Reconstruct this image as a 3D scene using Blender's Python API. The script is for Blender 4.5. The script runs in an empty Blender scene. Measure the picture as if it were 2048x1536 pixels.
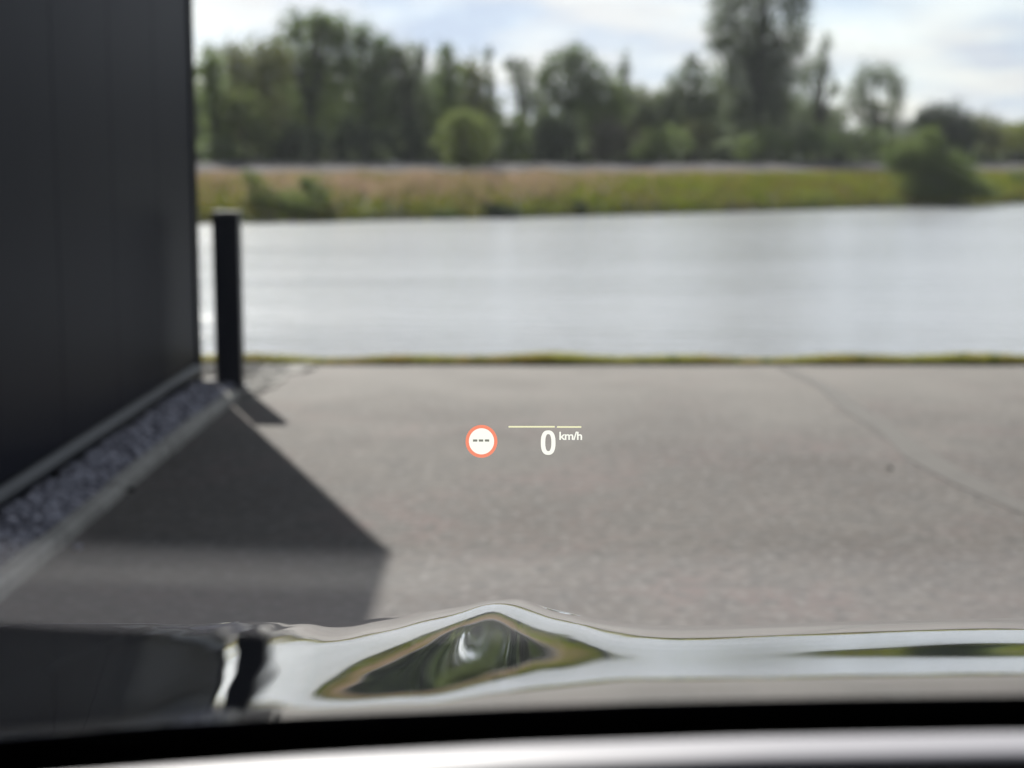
import bpy, bmesh, math, random
import numpy as np
from mathutils import Vector, Matrix

S = bpy.context.scene
COL = S.collection
R = math.radians
EYE = 1.4                                   # driver's eye height
PITCH = math.atan(438 / 3200)               # camera looks down this much
SUN_EL, SUN_AZ = R(37.6), R(-18.6)          # sun ahead, a little left of the view
sun_dir = Vector((math.sin(SUN_AZ) * math.cos(SUN_EL), math.cos(SUN_AZ) * math.cos(SUN_EL), math.sin(SUN_EL)))

# ------------------------------------------------------------------ camera
cd = bpy.data.cameras.new('camera')
cam = bpy.data.objects.new('camera', cd)
COL.objects.link(cam)
cam.location = (0, 0, EYE)
cam.rotation_euler = (math.pi / 2 - PITCH, 0, 0)
cd.sensor_fit = 'HORIZONTAL'
cd.sensor_width = 36
cd.lens = 56.25
cd.clip_start = .05
cd.clip_end = 9000
cd.dof.use_dof = True
cd.dof.focus_distance = 1.98
cd.dof.aperture_fstop = 3.6
S.camera = cam

# ------------------------------------------------------------------ world, sun, exposure
W = bpy.data.worlds.new('World')
S.world = W
W.use_nodes = True
wn, wl = W.node_tree.nodes, W.node_tree.links
wn.clear()


def N(nodes, kind, **kw):
    n = nodes.new(kind)
    for k, v in kw.items():
        if k.startswith('i_'):
            n.inputs[k[2:].replace('_', ' ')].default_value = v
        else:
            setattr(n, k, v)
    return n


def world():
    L = wl.new
    out = N(wn, 'ShaderNodeOutputWorld')
    bg = N(wn, 'ShaderNodeBackground')
    bg.inputs['Strength'].default_value = .1
    sky = N(wn, 'ShaderNodeTexSky', sky_type='NISHITA', sun_disc=False, sun_elevation=SUN_EL,
            sun_rotation=SUN_AZ, air_density=1.0, dust_density=.6)
    tc = N(wn, 'ShaderNodeTexCoord')
    sep = N(wn, 'ShaderNodeSeparateXYZ')
    L(tc.outputs['Generated'], sep.inputs[0])
    zz = N(wn, 'ShaderNodeMath', operation='MAXIMUM')
    L(sep.outputs['Z'], zz.inputs[0]); zz.inputs[1].default_value = 0
    za = N(wn, 'ShaderNodeMath', operation='ADD')
    L(zz.outputs[0], za.inputs[0]); za.inputs[1].default_value = .22
    dx = N(wn, 'ShaderNodeMath', operation='DIVIDE'); L(sep.outputs['X'], dx.inputs[0]); L(za.outputs[0], dx.inputs[1])
    dy = N(wn, 'ShaderNodeMath', operation='DIVIDE'); L(sep.outputs['Y'], dy.inputs[0]); L(za.outputs[0], dy.inputs[1])
    cv = N(wn, 'ShaderNodeCombineXYZ'); L(dx.outputs[0], cv.inputs[0]); L(dy.outputs[0], cv.inputs[1])
    n1 = N(wn, 'ShaderNodeTexNoise'); n1.inputs['Scale'].default_value = 2.0; n1.inputs['Detail'].default_value = 6
    n1.inputs['Roughness'].default_value = .55; n1.inputs['Distortion'].default_value = .2
    L(cv.outputs[0], n1.inputs['Vector'])
    rp = N(wn, 'ShaderNodeValToRGB')
    rp.color_ramp.elements[0].position = .36; rp.color_ramp.elements[0].color = (.78, .78, .78, 1)
    rp.color_ramp.elements[1].position = .56; rp.color_ramp.elements[1].color = (1, 1, 1, 1)
    L(n1.outputs['Fac'], rp.inputs[0])
    # thin bright cloud, brighter towards the sun (forward scatter)
    n2 = N(wn, 'ShaderNodeTexNoise'); n2.inputs['Scale'].default_value = 2.6; n2.inputs['Detail'].default_value = 5
    L(cv.outputs[0], n2.inputs['Vector'])
    cr = N(wn, 'ShaderNodeValToRGB')
    cr.color_ramp.elements[0].position = .36; cr.color_ramp.elements[0].color = (.69, .79, .97, 1)
    cr.color_ramp.elements[1].position = .58; cr.color_ramp.elements[1].color = (.985, .985, 1.0, 1)
    L(n2.outputs['Fac'], cr.inputs[0])
    dt = N(wn, 'ShaderNodeVectorMath', operation='DOT_PRODUCT')
    L(tc.outputs['Generated'], dt.inputs[0]); dt.inputs[1].default_value = sun_dir
    mr = N(wn, 'ShaderNodeMapRange', interpolation_type='SMOOTHSTEP')
    mr.inputs['From Min'].default_value = .3; mr.inputs['From Max'].default_value = 1
    mr.inputs['To Min'].default_value = 2.7; mr.inputs['To Max'].default_value = 5.5
    L(dt.outputs['Value'], mr.inputs['Value'])
    mc = N(wn, 'ShaderNodeVectorMath', operation='SCALE')
    L(cr.outputs[0], mc.inputs[0]); L(mr.outputs[0], mc.inputs['Scale'])
    mx = N(wn, 'ShaderNodeMix', data_type='RGBA')
    L(rp.outputs[0], mx.inputs[0]); L(sky.outputs[0], mx.inputs[6]); L(mc.outputs[0], mx.inputs[7])
    L(mx.outputs[2], bg.inputs['Color'])
    L(bg.outputs[0], out.inputs['Surface'])


world()
sl = bpy.data.lights.new('sun', 'SUN')
sl.energy = 5.0
sl.angle = R(.53)
sl.color = (1.0, .95, .88)
sun = bpy.data.objects.new('sun', sl)
COL.objects.link(sun)
sun.rotation_euler = (-sun_dir).to_track_quat('-Z', 'Y').to_euler()
sun.location = (0, 0, 40)

S.render.engine = 'CYCLES'
S.cycles.use_denoising = True
S.cycles.max_bounces = 8
S.cycles.transparent_max_bounces = 16
S.cycles.sample_clamp_indirect = 6
S.view_settings.view_transform = 'Standard'
S.view_settings.look = 'None'
S.view_settings.exposure = 1.0
S.view_settings.gamma = 1
S.view_settings.use_curve_mapping = False


# ------------------------------------------------------------------ helpers
def tag(o, label=None, cat=None, group=None, kind=None):
    for k, v in (('label', label), ('category', cat), ('group', group), ('kind', kind)):
        if v:
            o[k] = v
    return o


def empty(name, loc=(0, 0, 0)):
    o = bpy.data.objects.new(name, None)
    o.empty_display_size = .2
    o.location = loc
    COL.objects.link(o)
    return o


def link(name, me, mat=None, parent=None, loc=None):
    """link a mesh; when parented the mesh is given in world space and moved into the parent's frame"""
    o = bpy.data.objects.new(name, me)
    COL.objects.link(o)
    if mat and not me.materials:
        me.materials.append(mat)
    if parent:
        o.parent = parent
        off = Vector((0, 0, 0))
        q = parent
        while q:
            off += q.location
            q = q.parent
        o.location = -off
        if loc:
            o.location = Vector(loc) - off
    elif loc:
        o.location = loc
    return o


def from_arrays(name, V, F, smooth=False):
    V = np.asarray(V, np.float32); F = np.asarray(F, np.int32)
    me = bpy.data.meshes.new(name)
    me.vertices.add(len(V)); me.vertices.foreach_set('co', V.ravel())
    n = F.shape[1]
    me.loops.add(F.size); me.loops.foreach_set('vertex_index', F.ravel())
    me.polygons.add(len(F))
    me.polygons.foreach_set('loop_start', np.arange(0, F.size, n, dtype=np.int32))
    if smooth:
        me.polygons.foreach_set('use_smooth', np.ones(len(F), bool))
    me.update(calc_edges=True)
    me.validate()
    return me


def box_bm(bm, x0, x1, y0, y1, z0, z1):
    m = Matrix.Translation(((x0 + x1) / 2, (y0 + y1) / 2, (z0 + z1) / 2)) @ Matrix.Diagonal((x1 - x0, y1 - y0, z1 - z0, 1))
    return bmesh.ops.create_cube(bm, size=1, matrix=m)


def box(name, x0, x1, y0, y1, z0, z1, mat, parent=None, bev=0, seg=2):
    bm = bmesh.new()
    box_bm(bm, x0, x1, y0, y1, z0, z1)
    if bev:
        bmesh.ops.bevel(bm, geom=bm.edges[:], offset=bev, segments=seg, affect='EDGES', profile=.5)
    me = bpy.data.meshes.new(name)
    bm.to_mesh(me); bm.free()
    return link(name, me, mat, parent)


def tube_arrays(pts, rads, n=7):
    V, F = [], []
    pts = [Vector(p) for p in pts]
    for i, p in enumerate(pts):
        d = (pts[min(i + 1, len(pts) - 1)] - pts[max(i - 1, 0)]).normalized()
        a = d.orthogonal().normalized(); b = d.cross(a)
        for k in range(n):
            t = 2 * math.pi * k / n
            V.append(p + (a * math.cos(t) + b * math.sin(t)) * rads[i])
    for i in range(len(pts) - 1):
        for k in range(n):
            F.append((i * n + k, i * n + (k + 1) % n, (i + 1) * n + (k + 1) % n, (i + 1) * n + k))
    return V, F


def ray(px, py):
    u = (768 - py) / 3200
    c, s = math.cos(PITCH), math.sin(PITCH)
    return (px - 1024) / 3200, c + u * s, -s + u * c


def at(px, py, Y):
    d = ray(px, py); k = Y / d[1]
    return Vector((k * d[0], Y, EYE + k * d[2]))


def on_z(px, py, z=0.):
    d = ray(px, py); k = (z - EYE) / d[2]
    return Vector((k * d[0], k * d[1], z))


# ------------------------------------------------------------------ materials
MATS = {}


def mat(name, col, rough=.6, metal=0., spec=.5, noise=None, bump=None, coat=0., translucent=0., extra=None):
    """noise: list of (scale, detail, colour2, lo, hi) mixed one after the other; bump: (scale, strength, distance)"""
    m = bpy.data.materials.new(name)
    m.use_nodes = True
    nt = m.node_tree; n = nt.nodes; L = nt.links.new
    b = n['Principled BSDF']
    b.inputs['Roughness'].default_value = rough
    b.inputs['Metallic'].default_value = metal
    b.inputs['Specular IOR Level'].default_value = spec
    b.inputs['Coat Weight'].default_value = coat
    b.inputs['Coat Roughness'].default_value = .02
    tc = N(n, 'ShaderNodeTexCoord')
    cur = None
    for sc, det, c2, lo, hi in (noise or []):
        t = N(n, 'ShaderNodeTexNoise')
        if isinstance(sc, tuple):
            mp = N(n, 'ShaderNodeMapping'); mp.inputs['Scale'].default_value = sc
            L(tc.outputs['Object'], mp.inputs[0]); L(mp.outputs[0], t.inputs['Vector']); t.inputs['Scale'].default_value = 1
        else:
            L(tc.outputs['Object'], t.inputs['Vector']); t.inputs['Scale'].default_value = sc
        t.inputs['Detail'].default_value = det
        mr = N(n, 'ShaderNodeMapRange'); mr.inputs['From Min'].default_value = lo; mr.inputs['From Max'].default_value = hi
        L(t.outputs['Fac'], mr.inputs['Value'])
        mx = N(n, 'ShaderNodeMix', data_type='RGBA')
        L(mr.outputs[0], mx.inputs[0])
        if cur is None:
            mx.inputs[6].default_value = (*col, 1)
        else:
            L(cur, mx.inputs[6])
        mx.inputs[7].default_value = (*c2, 1)
        cur = mx.outputs[2]
    if cur:
        L(cur, b.inputs['Base Color'])
    else:
        b.inputs['Base Color'].default_value = (*col, 1)
    if bump:
        bsc, bst, bd = bump
        t = N(n, 'ShaderNodeTexNoise')
        if isinstance(bsc, tuple):
            mp = N(n, 'ShaderNodeMapping'); mp.inputs['Scale'].default_value = bsc
            L(tc.outputs['Object'], mp.inputs[0]); L(mp.outputs[0], t.inputs['Vector']); t.inputs['Scale'].default_value = 1
        else:
            L(tc.outputs['Object'], t.inputs['Vector']); t.inputs['Scale'].default_value = bsc
        t.inputs['Detail'].default_value = 5
        bp = N(n, 'ShaderNodeBump'); bp.inputs['Strength'].default_value = bst; bp.inputs['Distance'].default_value = bd
        L(t.outputs['Fac'], bp.inputs['Height']); L(bp.outputs[0], b.inputs['Normal'])
    if translucent:
        tr = N(n, 'ShaderNodeBsdfTranslucent')
        if cur:
            L(cur, tr.inputs['Color'])
        else:
            tr.inputs['Color'].default_value = (*col, 1)
        ms = N(n, 'ShaderNodeMixShader'); ms.inputs[0].default_value = translucent
        L(b.outputs[0], ms.inputs[1]); L(tr.outputs[0], ms.inputs[2]); L(ms.outputs[0], n['Material Output'].inputs['Surface'])
    MATS[name] = m
    return m


def leafmat(name, c, c2, tr=.3):
    return mat(name, c, .7, spec=.2, noise=[(.45, 3, c2, .35, .65), (6, 2, tuple(v * 1.5 for v in c), .55, .8)], translucent=tr)


M_pave = mat('paving_asphalt', (.062, .056, .052), .9, spec=.25,
             noise=[(.75, 5, (.038, .0315, .029), .42, .62), (1.1, 4, (.066, .0505, .0485), .48, .66),
                    (5, 5, (.049, .045, .043), .46, .64), (14, 3, (.038, .035, .034), .50, .64), (22, 2, (.088, .083, .080), .52, .68)],
             bump=(70, .5, .004))
def pale_edge():
    # base colour turns paler towards the water, its edge broken up by noise
    nt = M_pave.node_tree; n = nt.nodes; L = nt.links.new
    b = n['Principled BSDF']; src = b.inputs['Base Color'].links[0].from_socket
    tc = N(n, 'ShaderNodeTexCoord'); sp = N(n, 'ShaderNodeSeparateXYZ'); L(tc.outputs['Object'], sp.inputs[0])
    t = N(n, 'ShaderNodeTexNoise'); t.inputs['Scale'].default_value = 1.6; t.inputs['Detail'].default_value = 5; L(tc.outputs['Object'], t.inputs['Vector'])
    a = N(n, 'ShaderNodeMath', operation='MULTIPLY_ADD'); L(t.outputs['Fac'], a.inputs[0]); a.inputs[1].default_value = 4.5; L(sp.outputs['Y'], a.inputs[2])
    mr = N(n, 'ShaderNodeMapRange'); mr.inputs['From Min'].default_value = 10.2; mr.inputs['From Max'].default_value = 13.2
    mr.inputs['To Max'].default_value = .75
    L(a.outputs[0], mr.inputs['Value'])
    mx = N(n, 'ShaderNodeMix', data_type='RGBA'); L(mr.outputs[0], mx.inputs[0]); L(src, mx.inputs[6]); mx.inputs[7].default_value = (.105, .098, .092, 1)
    L(mx.outputs[2], b.inputs['Base Color'])


pale_edge()
M_seam = mat('tar', (.060, .055, .051), .9, noise=[(4, 5, (.076, .070, .065), .30, .50), (2, 4, (.074, .068, .063), .42, .55)])
M_kerb = mat('kerb_concrete', (.25, .245, .23), .9, noise=[(8, 4, (.17, .165, .155), .4, .7), (60, 2, (.3, .3, .29), .6, .8)], bump=(50, .4, .003))
M_grav = mat('gravel_stone', (.20, .205, .25), .8, noise=[(9, 2, (.11, .11, .14), .35, .6), (23, 2, (.40, .40, .46), .56, .70)])
M_grav2 = mat('pale_gravel', (.25, .242, .23), .95, spec=.1, noise=[(9, 4, (.17, .165, .155), .4, .65), (25, 2, (.33, .32, .305), .5, .7)])
M_soil = mat('soil', (.07, .065, .06), .95, noise=[(6, 4, (.045, .042, .04), .4, .6)])
M_panel = mat('dark_cladding', (.009, .0105, .0185), .40, metal=0., spec=.028, noise=[((.3, .8, .25), 3, (.012, .0135, .0215), .35, .65)], bump=((1.2, 1.2, .3), .06, .02))
M_trim = mat('black_trim', (.004, .0045, .006), .6, spec=.12)
M_flash = mat('flashing_metal', (.020, .023, .030), .5, spec=.3)
M_boll = mat('bollard_paint', (.0035, .005, .012), .42, noise=[(5, 3, (.005, .007, .015), .4, .7)])
M_cap = mat('bollard_cap_metal', (.055, .058, .06), .7)
M_bank = mat('bank_soil', (.05, .06, .014), .95, noise=[(.4, 4, (.07, .055, .03), .4, .6), (3, 3, (.04, .055, .012), .5, .7)])
M_far = mat('far_ground', (.05, .055, .025), .95, noise=[(.1, 4, (.04, .045, .02), .4, .6)])
M_road = mat('road_asphalt', (.105, .098, .102), 1., spec=.05, noise=[(2, 4, (.068, .065, .067), .4, .6)])
M_rail = mat('galvanised_steel', (.24, .235, .24), .6, metal=.3, noise=[(3, 3, (.18, .175, .18), .4, .6)])
M_gg = mat('green_grass', (.165, .195, .012), .7, spec=.2, noise=[(.5, 3, (.17, .15, .03), .4, .62), (3, 3, (.07, .10, .013), .5, .7)], translucent=.4)
M_dg = mat('dry_grass', (.34, .245, .175), .8, spec=.2, noise=[(.35, 3, (.22, .18, .08), .4, .62), (2, 3, (.34, .235, .18), .5, .7)], translucent=.4)
M_ng = mat('shore_grass', (.38, .37, .10), .7, spec=.2, noise=[(2.2, 3, (.36, .29, .10), .42, .62), (9, 3, (.17, .20, .04), .5, .7)], translucent=.4)
M_bark = mat('bark', (.06, .052, .042), .9, noise=[(4, 4, (.035, .03, .026), .4, .6)])
LEAF = {
    'dark': leafmat('dark_leaf', (.080, .115, .046), (.100, .130, .054), .62),
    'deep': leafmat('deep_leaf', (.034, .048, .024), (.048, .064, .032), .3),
    'mid': leafmat('mid_leaf', (.092, .128, .040), (.112, .146, .048), .62),
    'olive': leafmat('olive_leaf', (.110, .120, .046), (.122, .130, .054), .6),
    'grey': leafmat('grey_leaf', (.100, .126, .068), (.118, .140, .080), .6),
    'light': leafmat('light_leaf', (.116, .148, .044), (.134, .162, .052), .6),
    'brown': leafmat('brown_leaf', (.114, .106, .072), (.122, .114, .082), .5),
    'yellow': leafmat('yellow_leaf', (.124, .145, .026), (.148, .160, .036), .6),
}
M_black = mat('black_plastic', (.0015, .0015, .003), .6, spec=.1)
M_dash = mat('dash_vinyl', (.004, .004, .0045), .75, spec=.15, bump=(260, .3, .001))
M_silver = mat('satin_silver', (.225, .219, .243), .5)
M_tyre = mat('tyre_rubber', (.02, .02, .02), .85)
M_rim = mat('alloy', (.5, .5, .52), .3, metal=1.)
M_lens = mat('lamp_lens', (.6, .62, .65), .08, spec=.8)


def paint():
    m = mat('car_paint', (.93, .95, .97), .03, metal=1., coat=.1)
    return m


M_paint = paint()


def glass():
    m = bpy.data.materials.new('windscreen_glass'); m.use_nodes = True
    n = m.node_tree.nodes; L = m.node_tree.links.new
    n.remove(n['Principled BSDF'])
    tr = N(n, 'ShaderNodeBsdfTransparent'); tr.inputs[0].default_value = (.90, .92, .915, 1)
    gl = N(n, 'ShaderNodeBsdfGlossy'); gl.inputs['Roughness'].default_value = .03
    fr = N(n, 'ShaderNodeFresnel'); fr.inputs['IOR'].default_value = 1.105
    ms = N(n, 'ShaderNodeMixShader')
    L(fr.outputs[0], ms.inputs[0]); L(tr.outputs[0], ms.inputs[1]); L(gl.outputs[0], ms.inputs[2])
    L(ms.outputs[0], n['Material Output'].inputs['Surface'])
    return m


M_glass = glass()


def water_mat():
    m = bpy.data.materials.new('river_water'); m.use_nodes = True
    n = m.node_tree.nodes; L = m.node_tree.links.new
    b = n['Principled BSDF']
    b.inputs['Base Color'].default_value = (.27, .28, .295, 1)
    b.inputs['Roughness'].default_value = .19
    b.inputs['IOR'].default_value = 1.55
    tc = N(n, 'ShaderNodeTexCoord')
    h = None
    for sc, st in (((.35, 1.5, 1), .065), ((1.1, 5.2, 1), .034), ((4, 14, 1), .013)):
        mp = N(n, 'ShaderNodeMapping'); mp.inputs['Scale'].default_value = sc; mp.inputs['Rotation'].default_value = (0, 0, .3)
        t = N(n, 'ShaderNodeTexNoise'); t.inputs['Scale'].default_value = 1; t.inputs['Detail'].default_value = 3
        L(tc.outputs['Object'], mp.inputs[0]); L(mp.outputs[0], t.inputs['Vector'])
        q = N(n, 'ShaderNodeMath', operation='MULTIPLY'); L(t.outputs['Fac'], q.inputs[0]); q.inputs[1].default_value = st
        if h is None:
            h = q
        else:
            a = N(n, 'ShaderNodeMath', operation='ADD'); L(h.outputs[0], a.inputs[0]); L(q.outputs[0], a.inputs[1]); h = a
    # wind patches roughen the surface here and there
    mp = N(n, 'ShaderNodeMapping'); mp.inputs['Scale'].default_value = (.06, .33, 1); L(tc.outputs['Object'], mp.inputs[0])
    t = N(n, 'ShaderNodeTexNoise'); t.inputs['Scale'].default_value = 1; t.inputs['Detail'].default_value = 4; L(mp.outputs[0], t.inputs['Vector'])
    mr = N(n, 'ShaderNodeMapRange'); mr.inputs['From Min'].default_value = .35; mr.inputs['From Max'].default_value = .65
    mr.inputs['To Min'].default_value = .165; mr.inputs['To Max'].default_value = .215
    L(t.outputs['Fac'], mr.inputs['Value']); L(mr.outputs[0], b.inputs['Roughness'])
    bp = N(n, 'ShaderNodeBump'); bp.inputs['Strength'].default_value = 1; bp.inputs['Distance'].default_value = 1
    L(h.outputs[0], bp.inputs['Height']); L(bp.outputs[0], b.inputs['Normal'])
    return m


M_water = water_mat()


def emit(name, col, st):
    m = bpy.data.materials.new(name); m.use_nodes = True
    n = m.node_tree.nodes
    n.remove(n['Principled BSDF'])
    e = N(n, 'ShaderNodeEmission'); e.inputs[0].default_value = (*col, 1); e.inputs[1].default_value = st
    m.node_tree.links.new(e.outputs[0], n['Material Output'].inputs['Surface'])
    return m


# ------------------------------------------------------------------ setting: paving, water, far bank
WZ = -.5


def sheet(name, x0, x1, y0, y1, z, m, kind='structure', parent=None):
    me = from_arrays(name, [(x0, y0, z), (x1, y0, z), (x1, y1, z), (x0, y1, z)], [(0, 1, 2, 3)])
    o = link(name, me, m, parent)
    return tag(o, kind=kind)


paving = link('paving', from_arrays('paving', [(-300, -500, 0), (300, -500, 0), (300, 11.22, 0), (-300, 11.22, 0),
                                                (-300, 11.22, -1.5), (300, 11.22, -1.5)], [(0, 1, 2, 3), (3, 2, 5, 4)]), M_pave)
tag(paving, kind='structure')
sheet('river', -900, 900, 11.3, 900, WZ, M_water)
# near shore: a narrow grassed edge dropping to the water
xs = np.linspace(-30, 40, 200)
rng = np.random.default_rng(3)
V = []
for off, z in ((11.224, -.002), (11.42, -.03), (11.6, -.2), (11.9, -.7)):
    for x in xs:
        V.append((x, off + (rng.normal() * .02 if off > 11.3 else 0), z + rng.normal() * .01 - .01))
F = [(r * 200 + i, r * 200 + i + 1, (r + 1) * 200 + i + 1, (r + 1) * 200 + i) for r in range(3) for i in range(199)]
tag(link('shore', from_arrays('shore', V, F, True), M_soil), kind='structure')

SX = [-900, -60, -8.59, 0, 9.71, 25.18, 60, 120, 900]
SY = [-300, 27, 52.7, 57.6, 65.6, 79.15, 108, 155, 760]


def shore_y(x):
    return float(np.interp(x, SX, SY))


BO = [0, .4, 1.2, 3, 6, 9, 11.5, 12.6, 20.5, 21.5, 60, 6000]
BZ = [-.9, -.42, -.1, .28, .66, .90, .99, 1.03, 1.50, 1.48, 1.48, 1.48]


def bank_z(o):
    return float(np.interp(o, BO, BZ))


bx = np.concatenate([[-900, -400, -200, -120], np.arange(-80, 130, 1.0), [160, 250, 500, 900]])
V, F = [], []
rng = np.random.default_rng(5)
for i, o in enumerate(BO):
    for x in bx:
        j = rng.normal() * (.12 if i in (1, 2, 3, 4, 5) else 0)
        V.append((x, shore_y(x) + o + (j * 2 if i == 1 else j), bank_z(o) + j * .4))
nb = len(bx)
F = [(r * nb + i, r * nb + i + 1, (r + 1) * nb + i + 1, (r + 1) * nb + i) for r in range(len(BO) - 1) for i in range(nb - 1)]
tag(link('bank', from_arrays('bank', V, F, True), M_bank), kind='structure')
# the road on top of the far bank
V, F = [], []
for o in (13.0, 20.2):                       # it falls towards the river
    for x in bx:
        V.append((x, shore_y(x) + o, bank_z(o) + .02))
F = [(i, i + 1, nb + i + 1, nb + i) for i in range(nb - 1)]
tag(link('road', from_arrays('road', V, F), M_road), kind='structure')

# tar seam in the paving
sp = [on_z(*q) for q in ((1560, 733), (1650, 775), (1712, 822), (1785, 868), (1845, 915), (1925, 960), (2010, 1002), (2120, 1050))]
V, F = [], []
for i, q in enumerate(sp):
    d = (sp[min(i + 1, len(sp) - 1)] - sp[max(i - 1, 0)]).normalized()
    nrm = Vector((-d.y, d.x, 0))
    w = (.03, .05, .07, .06, .09, .08, .06, .05)[i]
    V += [q + nrm * w + Vector((0, 0, .004)), q - nrm * w + Vector((0, 0, .004))]
F = [(2 * i, 2 * i + 1, 2 * i + 3, 2 * i + 2) for i in range(len(sp) - 1)]
link('tar_seam', from_arrays('tar_seam', V, F), M_seam, paving)

# ------------------------------------------------------------------ gravel border, kerb
WX = -2.05                                   # wall face
K0, K1 = -1.738, -1.66                       # kerb inner and outer face
sheet('gravel_bed', -2.6, K0 - .002, -6, 10.9, .006, M_soil)
rg_ = np.random.default_rng(9)
edge = [(-1.57 + rg_.normal() * .035 + .10 * (yy - 9.7), yy) for yy in np.linspace(9.72, 11.21, 16)]
V = [(-2.7, 11.21, .0085), (-2.7, 10.5, .0085), (K0, 10.06, .0085), (K0, 9.72, .0085)] + [(x, yy, .0085) for x, yy in edge]
bm = bmesh.new(); bm.faces.new([bm.verts.new(v) for v in V]); bmesh.ops.triangulate(bm, faces=bm.faces[:])
bmesh.ops.recalc_face_normals(bm, faces=bm.faces[:])
me = bpy.data.meshes.new('gravel_path'); bm.to_mesh(me); bm.free()
tag(link('gravel_path', me, M_grav2), kind='structure')


def stones(name, n, x0, x1, y0, y1, z, r0, r1, m, seed, taper=None):
    rg = np.random.default_rng(seed)
    bm = bmesh.new(); bmesh.ops.create_icosphere(bm, subdivisions=1, radius=1)
    bv = np.array([v.co[:] for v in bm.verts]); bf = np.array([[v.index for v in f.verts] for f in bm.faces]); bm.free()
    bm = None
    P = np.stack([rg.uniform(x0, x1, n), rg.uniform(y0, y1, n), np.full(n, z)], 1)
    r = rg.uniform(r0, r1, n)
    P[:, 2] += r * rg.uniform(.1, .9, n)
    sc = rg.uniform(.6, 1.25, (n, 3)); sc[:, 2] *= .75
    a = rg.uniform(0, 6.28, n)
    v = bv[None] * (1 + rg.normal(size=(n, len(bv), 1)) * .13) * sc[:, None] * r[:, None, None]
    x = v[..., 0] * np.cos(a)[:, None] - v[..., 1] * np.sin(a)[:, None]
    y = v[..., 0] * np.sin(a)[:, None] + v[..., 1] * np.cos(a)[:, None]
    v = np.stack([x, y, v[..., 2]], -1) + P[:, None]
    f = bf[None] + (np.arange(n) * len(bv))[:, None, None]
    return tag(link(name, from_arrays(name, v.reshape(-1, 3), f.reshape(-1, 3)), m), kind='stuff')


stones('gravel', 6000, WX + .03, K0 - .015, 2.5, 10.05, .006, .013, .034, M_grav, 11)
stones('pale_gravel', 800, K0, -1.54, 9.72, 11.19, .004, .004, .010, M_grav2, 12)
stones('pale_gravel', 1200, -2.5, K0, 10.5, 11.18, .004, .008, .02, M_grav2, 13)

kerb = tag(empty('kerb', ((K0 + K1) / 2, 0, 0)), 'low pale concrete edging holding back the gravel strip beside the wall', 'kerb')
rng = random.Random(4)
y = -3.3
while y < 9.5:
    ln = 1.0
    y1 = min(y + ln - .008, 9.62)
    dx, dz = rng.uniform(-.006, .006), rng.uniform(-.006, .006)
    if abs(y - 4.7) < .01:
        pass
    box('kerb_stone', K0 + dx, K1 + dx, y, y1, -.1, .055 + dz, M_kerb, kerb, .012, 1)
    y += ln

# a few loose stones and a drain knob
for px, py, r, lab in ((155, 1098, .020, 'small bluish stone lying on the shaded paving just right of the kerb'),
                       (1780, 938, .013, 'small dark stone lying alone on the sunlit paving'),
                       (262, 982, .017, 'small black lump at the foot of the kerb in the shade')):
    c = on_z(px, py)
    bm = bmesh.new(); bmesh.ops.create_icosphere(bm, subdivisions=2, radius=r)
    for v in bm.verts:
        v.co *= rng.uniform(.82, 1.15)
        v.co.z = max(v.co.z * .7, -r * .4) + r * .4
    me = bpy.data.meshes.new('stone'); bm.to_mesh(me); bm.free()
    o = link('stone', me, M_grav if px == 155 else M_trim, None, c)
    tag(o, lab, 'stone', 'loose stones on the paving')

# ------------------------------------------------------------------ building
H = 3.8
bld = tag(empty('building', (-5, 4, 0)), 'dark grey building with smooth metal cladding whose corner ends beside the bollard', 'building')
EY = 10.42
box('body', -8, WX - .05, -6, EY - .02, 0, H, M_trim, bld)
y1 = EY - .085
k = 0
while y1 > -6:
    y0 = y1 - 1.03
    box('wall_panel', WX - .045, WX, y0 + .005, y1, .135, H - .01, M_panel, bld, .003, 1)
    y1 = y0
box('end_wall_panel', -8, WX - .05, EY - .018, EY + .02, .135, H - .01, M_panel, bld, .006, 1)
box('corner_trim', WX - .08, WX + .012, EY - .08, EY + .03, .0, H, M_trim, bld, .006, 1)
# base flashing: sloped drip profile
prof = [(WX - .02, .122), (WX + .004, .122), (WX + .034, .088), (WX + .034, .062), (WX + .029, .062), (WX + .029, .082), (WX - .02, .110)]
V = [(x, yy, z) for yy in (-6, EY - .082) for x, z in prof]
n = len(prof)
F = [(i, (i + 1) % n, n + (i + 1) % n, n + i) for i in range(n)]
link('base_flashing', from_arrays('base_flashing', V, F), M_flash, bld)
box('plinth', WX - .048, WX - .01, -6, EY - .082, -.05, .128, M_trim, bld)
box('coping', -8.03, WX + .02, -6.03, EY + .04, H + .001, H + .05, M_flash, bld, .008, 1)

# ------------------------------------------------------------------ bollard
bx0, by0 = -1.775, 10.0
bol = tag(empty('bollard', (bx0, by0, 0)), 'square black bollard standing at the end of the gravel by the wall corner', 'bollard')
box('post', bx0 - .082, bx0 + .082, by0 - .06, by0 + .06, 0, 1.085, M_boll, bol, .008)
box('cap', bx0 - .086, bx0 + .086, by0 - .064, by0 + .064, 1.086, 1.118, M_cap, bol, .01)
box('base_collar', bx0 - .105, bx0 + .105, by0 - .095, by0 + .095, 0, .022, M_boll, bol, .006)

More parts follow.
